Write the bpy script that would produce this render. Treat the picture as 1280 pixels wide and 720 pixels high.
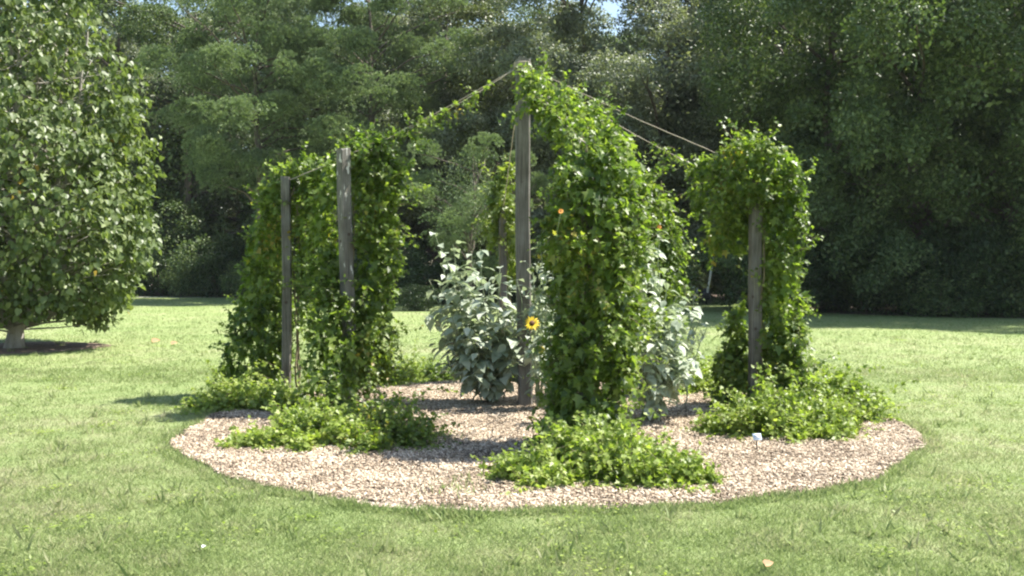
import bpy, math, random
import numpy as np
from mathutils import Vector

# ------------------------------------------------------------------ camera, sky, sun, exposure
scene = bpy.context.scene
for o in list(bpy.data.objects): bpy.data.objects.remove(o)
R = math.radians
F = 1258.0; PITCH = math.atan(25.0/F); EYE = 1.6
cam = bpy.data.objects.new('camera', bpy.data.cameras.new('camera'))
scene.collection.objects.link(cam); scene.camera = cam
cam.data.sensor_width = 36; cam.data.lens = F/1280*36
cam.data.clip_start = 0.05; cam.data.clip_end = 3000
cam.location = (0, 0, EYE); cam.rotation_euler = (R(90)-PITCH, 0, 0)

SUN_EL, SUN_AZ = R(57), R(17)          # azimuth from +x (right) towards +y (away)
w = bpy.data.worlds.new("World"); scene.world = w; w.use_nodes = True
nt = w.node_tree; bg = nt.nodes['Background']
sky = nt.nodes.new('ShaderNodeTexSky'); sky.sky_type = 'NISHITA'; sky.sun_disc = False
sky.sun_elevation = SUN_EL; sky.sun_rotation = R(90)-SUN_AZ
sky.air_density = 1.2; sky.dust_density = 1.2
nt.links.new(sky.outputs[0], bg.inputs[0]); bg.inputs[1].default_value = 0.09
sl = bpy.data.lights.new('sun', 'SUN'); sl.energy = 5.0; sl.angle = R(0.5); sl.color = (1.0, 0.955, 0.87)
so = bpy.data.objects.new('sun', sl); scene.collection.objects.link(so)
so.rotation_euler = Vector((-math.cos(SUN_EL)*math.cos(SUN_AZ), -math.cos(SUN_EL)*math.sin(SUN_AZ), -math.sin(SUN_EL))).to_track_quat('-Z', 'Y').to_euler()
scene.view_settings.view_transform = 'Standard'; scene.view_settings.look = 'None'
scene.view_settings.gamma = 1; scene.view_settings.use_curve_mapping = False
scene.view_settings.exposure = 1.55
scene.cycles.transparent_max_bounces = 8
scene.cycles.max_bounces = 6; scene.cycles.diffuse_bounces = 3; scene.cycles.transmission_bounces = 4
scene.cycles.filter_width = 2.2

rng = np.random.default_rng(11)
random.seed(11)
COL = scene.collection

# ------------------------------------------------------------------ helpers
def at(px, py, d):
    """world point at depth d (metres from the viewpoint) for a place read off the photograph"""
    x = (px-640)/F; z = -(py-360)/F
    c, s = math.cos(PITCH), math.sin(PITCH)
    y2 = c+z*s; z2 = -s+z*c
    k = d/y2
    return np.array([x*k, d, EYE+z2*k])

def tag(o, label=None, cat=None, group=None, kind=None):
    if label: o['label'] = label
    if cat: o['category'] = cat
    if group: o['group'] = group
    if kind: o['kind'] = kind
    return o
def empty(name, loc=(0, 0, 0), rz=0):
    o = bpy.data.objects.new(name, None); COL.objects.link(o)
    o.location = loc; o.rotation_euler = (0, 0, rz); o.empty_display_size = .2
    return o
def mesh_np(name, V, T, mat, smooth=False):
    me = bpy.data.meshes.new(name)
    V = np.ascontiguousarray(V, dtype=np.float32); T = np.ascontiguousarray(T, dtype=np.int32)
    k = T.shape[1]
    me.vertices.add(len(V)); me.vertices.foreach_set('co', V.ravel())
    me.loops.add(T.size); me.loops.foreach_set('vertex_index', T.ravel())
    me.polygons.add(len(T)); me.polygons.foreach_set('loop_start', np.arange(0, T.size, k, dtype=np.int32))
    me.polygons.foreach_set('loop_total', np.full(len(T), k, dtype=np.int32))
    if smooth: me.polygons.foreach_set('use_smooth', np.ones(len(T), dtype=bool))
    me.materials.append(mat); me.update(calc_edges=True)
    return me
def link(name, me, parent=None, loc=(0, 0, 0)):
    o = bpy.data.objects.new(name, me); COL.objects.link(o); o.location = loc
    if parent: o.parent = parent
    return o
def copy_tree(o, parent=None):
    c = o.copy(); COL.objects.link(c)
    if parent: c.parent = parent
    for ch in [x for x in bpy.data.objects if x.parent == o]: copy_tree(ch, c)
    return c

def unit(a): return a/np.maximum(np.linalg.norm(a, axis=-1, keepdims=True), 1e-9)
def rdir(n): return unit(rng.normal(size=(n, 3)))

LEAF = {
 'diamond': (np.array([[0,0,0],[.3,.45,.05],[0,1,0],[-.3,.45,.05]]), np.array([[0,1,2],[0,2,3]])),
 'oak': (np.array([[0,0,0],[.22,.3,.05],[.34,.62,.07],[0,1,0],[-.34,.62,.07],[-.22,.3,.05],[0,.5,0]]),
         np.array([[0,1,6],[1,2,6],[2,3,6],[3,4,6],[4,5,6],[5,0,6]])),
 'heart': (np.array([[0,.06,0],[.3,-.03,.05],[.46,.28,.1],[.3,.66,.05],[0,1.05,-.08],[-.3,.66,.05],[-.46,.28,.1],[-.3,-.03,.05],[0,.42,-.02]]),
         np.array([[0,1,8],[1,2,8],[2,3,8],[3,4,8],[4,5,8],[5,6,8],[6,7,8],[7,0,8]])),
 'vine': (np.array([[0,0,0],[.36,.02,.03],[.24,.24,.04],[.52,.5,.1],[.2,.55,.03],[0,1.05,-.06],[-.2,.55,.03],[-.52,.5,.1],[-.24,.24,.04],[-.36,.02,.03],[0,.4,-.02]]),
         np.array([[0,1,10],[1,2,10],[2,3,10],[3,4,10],[4,5,10],[5,6,10],[6,7,10],[7,8,10],[8,9,10],[9,0,10]])),
 'silver': (np.array([[0,0,0],[.22,.12,.05],[.34,.36,.09],[.2,.72,.04],[0,1.05,-.14],[-.2,.72,.04],[-.34,.36,.09],[-.22,.12,.05],[0,.42,.03]]),
         np.array([[0,1,8],[1,2,8],[2,3,8],[3,4,8],[4,5,8],[5,6,8],[6,7,8],[7,0,8]])),
 'needle': (np.array([[-.085,0,0],[.085,0,0],[0,1,0]]), np.array([[0,1,2]])),
 'blade': (np.array([[-.07,0,0],[.07,0,0],[.055,.5,.03],[-.055,.5,.03],[0,1,.22]]), np.array([[0,1,2],[0,2,3],[3,2,4]])),
}
class Leaves:
    def __init__(s): s.P=[]; s.N=[]; s.T=[]; s.S=[]
    def add(s, P, N, T, S):
        s.P.append(P); s.N.append(N); s.T.append(T); s.S.append(np.broadcast_to(S, (len(P),)))
    def mesh(s, name, kind, mat):
        P=np.concatenate(s.P); N=np.concatenate(s.N); T=np.concatenate(s.T); S=np.concatenate(s.S)
        y = unit(T); x = unit(np.cross(y, N)); z = np.cross(x, y)
        LV, LT = LEAF[kind]
        V = P[:,None,:] + S[:,None,None]*(LV[None,:,0,None]*x[:,None,:]+LV[None,:,1,None]*y[:,None,:]+LV[None,:,2,None]*z[:,None,:])
        n=len(P); k=len(LV)
        tr = LT[None,:,:]+(np.arange(n)*k)[:,None,None]
        return mesh_np(name, V.reshape(-1,3), tr.reshape(-1,3), mat)

class Tubes:
    def __init__(s): s.V=[]; s.Q=[]; s.n=0
    def add(s, pts, r, seg=6):
        pts=np.asarray(pts,float); r=np.broadcast_to(r,(len(pts),))
        tan=unit(np.gradient(pts,axis=0))
        ref=np.array([0.,0,1]) if abs(tan[0][2])<.85 else np.array([1.,0,0])
        a=unit(np.cross(tan,ref)); b=np.cross(tan,a)
        th=np.linspace(0,2*np.pi,seg,endpoint=False)
        V=pts[:,None,:]+r[:,None,None]*(np.cos(th)[None,:,None]*a[:,None,:]+np.sin(th)[None,:,None]*b[:,None,:])
        m=len(pts); V=V.reshape(-1,3)
        i=np.arange(m-1)[:,None]*seg; j=np.arange(seg)[None,:]; jn=(j+1)%seg
        Q=np.stack([i+j,i+jn,i+seg+jn,i+seg+j],-1).reshape(-1,4)+s.n
        s.V.append(V); s.Q.append(Q); s.n+=len(V)
    def mesh(s,name,mat): return mesh_np(name,np.concatenate(s.V),np.concatenate(s.Q),mat,True)

def wander(a,b,n,amp):
    a=np.asarray(a,float); b=np.asarray(b,float)
    t=np.linspace(0,1,n)[:,None]
    p=a+(b-a)*t
    off=np.cumsum(rng.normal(size=(n,3))*amp,axis=0); off-=off[0]+(off[-1]-off[0])*t
    return p+off

# ------------------------------------------------------------------ materials
def newmat(name):
    m=bpy.data.materials.new(name); m.use_nodes=True; t=m.node_tree; t.nodes.clear()
    out=t.nodes.new('ShaderNodeOutputMaterial'); return m,t,out
def N(t,k,**kw):
    n=t.nodes.new(k)
    for a,b in kw.items(): setattr(n,a,b)
    return n
def ramp(t,fac,stops):
    r=N(t,'ShaderNodeValToRGB'); e=r.color_ramp.elements
    while len(e)<len(stops): e.new(.5)
    for i,(p,c) in enumerate(stops): e[i].position=p; e[i].color=(*c,1)
    t.links.new(fac,r.inputs[0]); return r
def leafmat(name,stops,trans=.35,rough=.5,spec=.4,tint=(1.15,1.25,.55)):
    m,t,out=newmat(name)
    g=N(t,'ShaderNodeNewGeometry')
    tc=N(t,'ShaderNodeNewGeometry')
    no=N(t,'ShaderNodeTexNoise'); no.inputs['Scale'].default_value=1.1; no.inputs['Detail'].default_value=2
    t.links.new(tc.outputs['Position'],no.inputs['Vector'])
    mx=N(t,'ShaderNodeMath',operation='MULTIPLY_ADD'); t.links.new(g.outputs['Random Per Island'],mx.inputs[0]); mx.inputs[1].default_value=.75
    ad=N(t,'ShaderNodeMath',operation='MULTIPLY_ADD'); t.links.new(no.outputs[0],ad.inputs[0]); ad.inputs[1].default_value=.9; ad.inputs[2].default_value=-.325
    t.links.new(ad.outputs[0],mx.inputs[2])
    r=ramp(t,mx.outputs[0],stops)
    p=N(t,'ShaderNodeBsdfPrincipled'); t.links.new(r.outputs[0],p.inputs['Base Color'])
    p.inputs['Roughness'].default_value=rough; p.inputs['Specular IOR Level'].default_value=spec
    tr=N(t,'ShaderNodeBsdfTranslucent')
    mm=N(t,'ShaderNodeMixRGB',blend_type='MULTIPLY'); mm.inputs[0].default_value=1; mm.inputs[2].default_value=(*tint,1)
    t.links.new(r.outputs[0],mm.inputs[1]); t.links.new(mm.outputs[0],tr.inputs[0])
    mix=N(t,'ShaderNodeMixShader'); mix.inputs[0].default_value=trans
    t.links.new(p.outputs[0],mix.inputs[1]); t.links.new(tr.outputs[0],mix.inputs[2]); t.links.new(mix.outputs[0],out.inputs[0])
    return m
M={}
M['pine']=leafmat('pine_needles',[(0,(.10,.15,.075)),(.6,(.205,.27,.135)),(1,(.34,.40,.22))],.25,.55,.3)
M['silverwood']=leafmat('grey_green_leaves',[(0,(.09,.11,.07)),(.55,(.19,.215,.15)),(1,(.35,.375,.28))],.32,.5,.35)
M['oak']=leafmat('oak_leaves',[(0,(.045,.075,.028)),(.6,(.10,.145,.055)),(1,(.23,.275,.12))],.32,.5,.35)
M['olive']=leafmat('olive_leaves',[(0,(.06,.075,.03)),(.6,(.11,.135,.05)),(1,(.19,.21,.09))],.3,.45,.45)
M['linden']=leafmat('round_leaves',[(0,(.065,.095,.032)),(.55,(.13,.175,.062)),(.975,(.225,.265,.11)),(.995,(.45,.3,.06))],.4,.45,.4)
M['vine']=leafmat('vine_leaves',[(0,(.058,.10,.02)),(.5,(.14,.21,.038)),(.93,(.27,.335,.07)),(.99,(.36,.28,.06))],.52,.42,.5)
M['vinelight']=leafmat('young_vine_leaves',[(0,(.1,.15,.03)),(.5,(.17,.22,.045)),(1,(.25,.29,.08))],.45,.45,.45)
M['cover']=leafmat('low_vine_leaves',[(0,(.14,.205,.04)),(.5,(.25,.33,.065)),(1,(.37,.42,.13))],.48,.45,.4)
M['silver']=leafmat('silver_leaves',[(0,(.22,.27,.185)),(.5,(.37,.42,.32)),(1,(.58,.61,.52))],.3,.5,.4,(1.0,1.1,.7))
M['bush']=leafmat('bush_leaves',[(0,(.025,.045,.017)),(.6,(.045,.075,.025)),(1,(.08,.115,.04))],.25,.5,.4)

def simple(name,col,rough=.7,metal=0):
    m,t,out=newmat(name); p=N(t,'ShaderNodeBsdfPrincipled')
    no=N(t,'ShaderNodeTexNoise'); no.inputs['Scale'].default_value=14; no.inputs['Detail'].default_value=5
    tc=N(t,'ShaderNodeTexCoord'); t.links.new(tc.outputs['Object'],no.inputs['Vector'])
    c=np.array(col); r=ramp(t,no.outputs[0],[(.3,tuple(c*.72)),(.7,tuple(np.minimum(c*1.2,.95)))])
    t.links.new(r.outputs[0],p.inputs['Base Color']); p.inputs['Roughness'].default_value=rough; p.inputs['Metallic'].default_value=metal
    t.links.new(p.outputs[0],out.inputs[0]); return m
def bark(name,a,b,scale=6):
    m,t,out=newmat(name); p=N(t,'ShaderNodeBsdfPrincipled'); tc=N(t,'ShaderNodeTexCoord')
    mp=N(t,'ShaderNodeMapping'); mp.inputs['Scale'].default_value=(1,1,.22); t.links.new(tc.outputs['Object'],mp.inputs[0])
    no=N(t,'ShaderNodeTexNoise'); no.inputs['Scale'].default_value=scale; no.inputs['Detail'].default_value=8; no.inputs['Roughness'].default_value=.7
    t.links.new(mp.outputs[0],no.inputs['Vector']); r=ramp(t,no.outputs[0],[(.3,a),(.7,b)])
    bu=N(t,'ShaderNodeBump'); bu.inputs['Strength'].default_value=.7; bu.inputs['Distance'].default_value=.03
    t.links.new(no.outputs[0],bu.inputs['Height']); t.links.new(bu.outputs[0],p.inputs['Normal'])
    t.links.new(r.outputs[0],p.inputs['Base Color']); p.inputs['Roughness'].default_value=.85
    t.links.new(p.outputs[0],out.inputs[0]); return m
M['bark']=bark('brown_bark',(.06,.045,.035),(.17,.135,.11))
M['palebark']=bark('pale_bark',(.2,.18,.15),(.42,.39,.34),10)
M['vinestem']=bark('vine_stem',(.10,.08,.04),(.24,.2,.12),20)
M['greenstem']=simple('green_stem',(.22,.27,.16))
M['rope']=simple('rope',(.36,.31,.24),.9)
M['white']=simple('white_paint',(.75,.77,.8),.5)
M['black']=simple('black_box',(.03,.03,.032),.5)
M['dark']=simple('dark_stake',(.03,.028,.026),.6)

def wood_mat(sun_dapples=False):
    m,t,out=newmat('weathered_wood'); p=N(t,'ShaderNodeBsdfPrincipled'); tc=N(t,'ShaderNodeTexCoord')
    oi=N(t,'ShaderNodeObjectInfo'); va=N(t,'ShaderNodeVectorMath',operation='ADD'); cb=N(t,'ShaderNodeCombineXYZ')
    ml=N(t,'ShaderNodeMath',operation='MULTIPLY'); ml.inputs[1].default_value=30; t.links.new(oi.outputs['Random'],ml.inputs[0])
    t.links.new(ml.outputs[0],cb.inputs[2]); t.links.new(tc.outputs['Object'],va.inputs[0]); t.links.new(cb.outputs[0],va.inputs[1])
    mp=N(t,'ShaderNodeMapping'); mp.inputs['Scale'].default_value=(1,1,.045); t.links.new(va.outputs[0],mp.inputs[0])
    g=N(t,'ShaderNodeTexNoise'); g.inputs['Scale'].default_value=70; g.inputs['Detail'].default_value=6; g.inputs['Roughness'].default_value=.65
    t.links.new(mp.outputs[0],g.inputs['Vector'])
    b=N(t,'ShaderNodeTexNoise'); b.inputs['Scale'].default_value=3.2; b.inputs['Detail'].default_value=4; t.links.new(va.outputs[0],b.inputs['Vector'])
    r=ramp(t,g.outputs[0],[(.28,(.06,.056,.05)),(.45,(.15,.14,.125)),(.72,(.25,.235,.21))])
    r2=ramp(t,b.outputs[0],[(.35,(.62,.6,.56)),(.62,(1,1,1)),(.72,(1.0,.98,.95))])
    mm=N(t,'ShaderNodeMixRGB',blend_type='MULTIPLY'); mm.inputs[0].default_value=1
    t.links.new(r.outputs[0],mm.inputs[1]); t.links.new(r2.outputs[0],mm.inputs[2])
    # knots
    v=N(t,'ShaderNodeTexVoronoi'); v.inputs['Scale'].default_value=5; t.links.new(va.outputs[0],v.inputs['Vector'])
    rk=ramp(t,v.outputs['Distance'],[(.06,(1,1,1)),(.12,(0,0,0))])
    mk=N(t,'ShaderNodeMixRGB'); t.links.new(rk.outputs[0],mk.inputs[0]); t.links.new(mm.outputs[0],mk.inputs[1]); mk.inputs[2].default_value=(.07,.05,.04,1)
    if sun_dapples:  # sunlight dapples through the leaves, painted pale into the wood, denser higher up
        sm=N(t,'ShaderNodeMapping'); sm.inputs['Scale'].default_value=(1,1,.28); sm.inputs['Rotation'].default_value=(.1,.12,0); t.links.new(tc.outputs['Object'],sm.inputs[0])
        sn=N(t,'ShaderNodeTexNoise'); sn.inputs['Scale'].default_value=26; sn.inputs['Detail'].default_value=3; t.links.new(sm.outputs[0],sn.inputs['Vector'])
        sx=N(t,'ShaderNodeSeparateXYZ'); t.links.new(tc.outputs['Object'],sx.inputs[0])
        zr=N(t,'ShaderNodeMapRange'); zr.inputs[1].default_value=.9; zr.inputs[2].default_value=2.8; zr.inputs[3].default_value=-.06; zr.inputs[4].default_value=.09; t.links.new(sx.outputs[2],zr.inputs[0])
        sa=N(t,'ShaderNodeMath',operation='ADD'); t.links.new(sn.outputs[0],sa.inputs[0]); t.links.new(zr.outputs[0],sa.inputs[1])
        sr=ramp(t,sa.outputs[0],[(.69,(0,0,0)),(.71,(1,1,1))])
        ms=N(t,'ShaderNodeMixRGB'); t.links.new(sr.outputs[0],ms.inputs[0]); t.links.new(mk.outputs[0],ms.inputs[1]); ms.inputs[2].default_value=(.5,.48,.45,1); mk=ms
    bu=N(t,'ShaderNodeBump'); bu.inputs['Strength'].default_value=.6; bu.inputs['Distance'].default_value=.008
    t.links.new(g.outputs[0],bu.inputs['Height']); t.links.new(bu.outputs[0],p.inputs['Normal'])
    t.links.new(mk.outputs[0],p.inputs['Base Color']); p.inputs['Roughness'].default_value=.85; p.inputs['Specular IOR Level'].default_value=.25
    t.links.new(p.outputs[0],out.inputs[0]); return m
M['wood']=wood_mat()
M['sundapplewood']=wood_mat(True)

GR=[(0,(.155,.215,.07)),(.3,(.215,.28,.095)),(.52,(.262,.315,.125)),(.75,(.33,.34,.18)),(1,(.395,.365,.24))]
def grass_mat(name,blade):
    m,t,out=newmat(name); p=N(t,'ShaderNodeBsdfPrincipled'); g=N(t,'ShaderNodeNewGeometry')
    def no(s,d=3,r=.5):
        n=N(t,'ShaderNodeTexNoise'); n.inputs['Scale'].default_value=s; n.inputs['Detail'].default_value=d; n.inputs['Roughness'].default_value=r
        t.links.new(g.outputs['Position'],n.inputs['Vector']); return n
    a=no(.35,4,.6); b=no(2.2,4,.65)
    s=N(t,'ShaderNodeMath',operation='MULTIPLY_ADD'); t.links.new(a.outputs[0],s.inputs[0]); s.inputs[1].default_value=1.0
    s2=N(t,'ShaderNodeMath',operation='MULTIPLY_ADD'); t.links.new(b.outputs[0],s2.inputs[0]); s2.inputs[1].default_value=.9; s2.inputs[2].default_value=-.47
    t.links.new(s2.outputs[0],s.inputs[2])
    if blade:
        q=N(t,'ShaderNodeMath',operation='MULTIPLY_ADD'); t.links.new(g.outputs['Random Per Island'],q.inputs[0]); q.inputs[1].default_value=.5; q.inputs[2].default_value=-.25
    else:
        c=no(34,5,.75); q=N(t,'ShaderNodeMath',operation='MULTIPLY_ADD'); t.links.new(c.outputs[0],q.inputs[0]); q.inputs[1].default_value=1.0; q.inputs[2].default_value=-.55
    s3=N(t,'ShaderNodeMath',operation='ADD'); t.links.new(s.outputs[0],s3.inputs[0]); t.links.new(q.outputs[0],s3.inputs[1])
    r=ramp(t,s3.outputs[0],GR)
    t.links.new(r.outputs[0],p.inputs['Base Color']); p.inputs['Roughness'].default_value=.55; p.inputs['Specular IOR Level'].default_value=.3
    if blade:
        tr=N(t,'ShaderNodeBsdfTranslucent'); t.links.new(r.outputs[0],tr.inputs[0]); mix=N(t,'ShaderNodeMixShader'); mix.inputs[0].default_value=.5
        t.links.new(p.outputs[0],mix.inputs[1]); t.links.new(tr.outputs[0],mix.inputs[2]); t.links.new(mix.outputs[0],out.inputs[0])
    else:
        c2=no(55,4,.8); bu=N(t,'ShaderNodeBump'); bu.inputs['Strength'].default_value=.8; bu.inputs['Distance'].default_value=.03
        t.links.new(c2.outputs[0],bu.inputs['Height']); t.links.new(bu.outputs[0],p.inputs['Normal'])
        t.links.new(p.outputs[0],out.inputs[0])
    return m
M['lawn']=grass_mat('lawn',False); M['blade']=grass_mat('grass_blades',True)

def litter_mat(name,stops,scale=30):
    m,t,out=newmat(name); p=N(t,'ShaderNodeBsdfPrincipled'); g=N(t,'ShaderNodeNewGeometry')
    v=N(t,'ShaderNodeTexVoronoi'); v.inputs['Scale'].default_value=scale; t.links.new(g.outputs['Position'],v.inputs['Vector'])
    sp=N(t,'ShaderNodeSeparateColor'); t.links.new(v.outputs['Color'],sp.inputs[0])
    r=ramp(t,sp.outputs[0],stops); t.links.new(r.outputs[0],p.inputs['Base Color']); p.inputs['Roughness'].default_value=.9
    bu=N(t,'ShaderNodeBump'); bu.inputs['Strength'].default_value=.8; bu.inputs['Distance'].default_value=.02
    t.links.new(sp.outputs[0],bu.inputs['Height']); t.links.new(bu.outputs[0],p.inputs['Normal'])
    t.links.new(p.outputs[0],out.inputs[0]); return m
M['mulch']=litter_mat('mulch_base',[(0,(.2,.15,.11)),(.5,(.36,.28,.22)),(1,(.5,.42,.35))],38)
M['litter']=litter_mat('leaf_litter',[(0,(.06,.045,.03)),(.6,(.16,.11,.08)),(1,(.28,.2,.15))],12)
M['brownmulch']=litter_mat('brown_mulch',[(0,(.08,.05,.035)),(.6,(.18,.12,.085)),(1,(.3,.22,.17))],26)
def chip_mat():
    m,t,out=newmat('wood_chips'); p=N(t,'ShaderNodeBsdfPrincipled'); g=N(t,'ShaderNodeNewGeometry')
    no=N(t,'ShaderNodeTexNoise'); no.inputs['Scale'].default_value=2.3; no.inputs['Detail'].default_value=5; t.links.new(g.outputs['Position'],no.inputs['Vector'])
    q=N(t,'ShaderNodeMath',operation='MULTIPLY_ADD'); t.links.new(no.outputs[0],q.inputs[0]); q.inputs[1].default_value=1.1; q.inputs[2].default_value=-.58
    q2=N(t,'ShaderNodeMath',operation='ADD'); t.links.new(q.outputs[0],q2.inputs[0]); t.links.new(g.outputs['Random Per Island'],q2.inputs[1])
    r=ramp(t,q2.outputs[0],[(0,(.07,.05,.032)),(.25,(.23,.17,.11)),(.6,(.42,.33,.235)),(1,(.66,.56,.43))])
    t.links.new(r.outputs[0],p.inputs['Base Color']); p.inputs['Roughness'].default_value=.8
    t.links.new(p.outputs[0],out.inputs[0]); return m
M['chip']=chip_mat()

# ------------------------------------------------------------------ ground
BC=np.array([.33,10.42]); BR=3.62
def bed_r(th):
    return BR+.06*np.sin(3*th+1)+.045*np.sin(7*th+2)+.03*np.sin(13*th)+.02*np.sin(29*th+.7)
def sheet(name,poly,z,mat):
    V=np.array([[x,y,z] for x,y in poly]); me=bpy.data.meshes.new(name)
    me.from_pydata([tuple(v) for v in V],[],[tuple(range(len(V)))]); me.materials.append(mat)
    o=link(name,me); o['kind']='structure'; return o
sheet('ground',[(-900,-300),(900,-300),(900,1500),(-900,1500)],0,M['lawn'])
# lawn edge: the wood starts here
EDGE=[(-120,62),(-60,60),(-30,58),(-16,56),(-9,50),(-4,44),(1,43),(5,46),(8.2,60),(10.5,60),(10.6,37.5),(11.4,35.2),(14,32.6),(19,31),(26,30),(40,30),(120,34)]
def edge_y(x): return np.interp(x,[e[0] for e in EDGE],[e[1] for e in EDGE])
sheet('forest_floor',EDGE+[(300,34),(300,400),(-300,400),(-300,62)],.004,M['litter'])
th=np.linspace(0,2*np.pi,160,endpoint=False)
sheet('mulch_bed',[(BC[0]+bed_r(t)*math.cos(t),BC[1]+1.05*bed_r(t)*math.sin(t)) for t in th],.006,M['mulch'])
TX,TY=-9.95,20.1
sheet('tree_mulch_ring',[(TX+(1.65+.07*math.sin(5*t))*math.cos(t)+.1,TY+(1.6+.06*math.sin(4*t))*math.sin(t)) for t in th],.008,M['brownmulch'])
# gravel track at the far left edge of the lawn
sheet('gravel_path',[(-60,57.2),(-13,53.5),(-13,55),(-60,59)],.012,litter_mat('gravel',[(0,(.2,.19,.17)),(1,(.4,.38,.35))],18))

# wood chips
def chips():
    n=240000
    r=np.sqrt(rng.random(n))*(BR+.03); a=rng.random(n)*2*np.pi
    k=r<bed_r(a)+.02*rng.random(n); r,a=r[k],a[k]; n=len(r)
    P=np.stack([BC[0]+r*np.cos(a),BC[1]+1.05*r*np.sin(a),.008+.022*rng.random(n)],-1)
    L=.0045+.02*rng.random(n)**2.6; W=np.minimum(L*rng.uniform(.2,.6,n),.005); H=rng.uniform(.0015,.0035,n)
    x=unit(np.concatenate([rng.normal(size=(n,2)),rng.normal(size=(n,1))*.35],1))
    up=unit(np.concatenate([rng.normal(size=(n,2))*.3,np.ones((n,1))],1))
    y=unit(np.cross(up,x)); z=np.cross(x,y)
    B=np.array([[-1,-1,-1],[1,-1,-1],[1,1,-1],[-1,1,-1],[-.9,-.8,1],[.9,-1,1],[1,.8,1],[-.8,1,1]])
    V=P[:,None]+B[None,:,0,None]*(x*L[:,None])[:,None]+B[None,:,1,None]*(y*W[:,None])[:,None]+B[None,:,2,None]*(z*H[:,None])[:,None]
    Q=np.array([[4,5,6,7],[0,1,5,4],[1,2,6,5],[2,3,7,6],[3,0,4,7]])
    T=(Q[None]+(np.arange(n)*8)[:,None,None]).reshape(-1,4)
    o=link('wood_chips',mesh_np('wood_chips',V.reshape(-1,3),T,M['chip']))
    tag(o,'pale tan wood chips spread over the round garden bed','wood chips',kind='stuff')
chips()

# grass blades
def blades():
    L=Leaves()
    def field(n,d0,d1,pw,h0,h1,wide):
        u=rng.random(n); d=(d0**(1-pw)+u*(d1**(1-pw)-d0**(1-pw)))**(1/(1-pw)) if pw!=1 else d0*(d1/d0)**u
        x=(rng.random(n)*2-1)*(d*.56+1.2)
        th=np.arctan2((d-BC[1])/1.05,x-BC[0]); rr=np.hypot(x-BC[0],(d-BC[1])/1.05)
        k=(rr>bed_r(th)+.0)&(d<edge_y(x)-.3)&(np.hypot(x-TX,d-TY)>1.6)
        x,d,rr,th=x[k],d[k],rr[k],th[k]; n=len(x)
        clump=.75+.5*np.sin(x*5.1+1.3*np.sin(d*3.3))*np.sin(d*4.7+1.1*np.sin(x*2.9))
        long_=np.where(rr<bed_r(th)+.16,1.7,1.0)
        h=rng.uniform(h0,h1,n)*(.7+.45*clump)*long_*(1+.015*d)
        T=unit(np.stack([rng.normal(size=n)*.9,rng.normal(size=n)*.9,np.full(n,1.)],-1))
        Nn=unit(np.concatenate([rng.normal(size=(n,2)),np.full((n,1),.3)],1))
        L.add(np.stack([x,d,np.zeros(n)],-1),Nn,T,h)
    field(480000,4.6,16,1.6,.014,.038,1)
    field(200000,14,58,1.5,.026,.05,1)
    # longer tufts and weeds here and there
    nt=650; u=rng.random(nt); d=4.8*(30/4.8)**u; x=(rng.random(nt)*2-1)*(d*.55+1)
    k=(np.hypot(x-BC[0],(d-BC[1])/1.05)>BR+.1); x,d=x[k],d[k]
    for a,b in zip(x,d):
        m=rng.integers(6,16)
        P=np.stack([a+rng.normal(size=m)*.035,b+rng.normal(size=m)*.035,np.zeros(m)],-1)
        T=unit(np.stack([rng.normal(size=m)*.7,rng.normal(size=m)*.7,np.ones(m)],-1))
        L.add(P,rdir(m),T,rng.uniform(.06,.12,m))
    o=link('lawn_grass',L.mesh('lawn_grass','blade',M['blade']))
    tag(o,'mown green grass blades covering the lawn','grass',kind='stuff')
blades()

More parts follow.
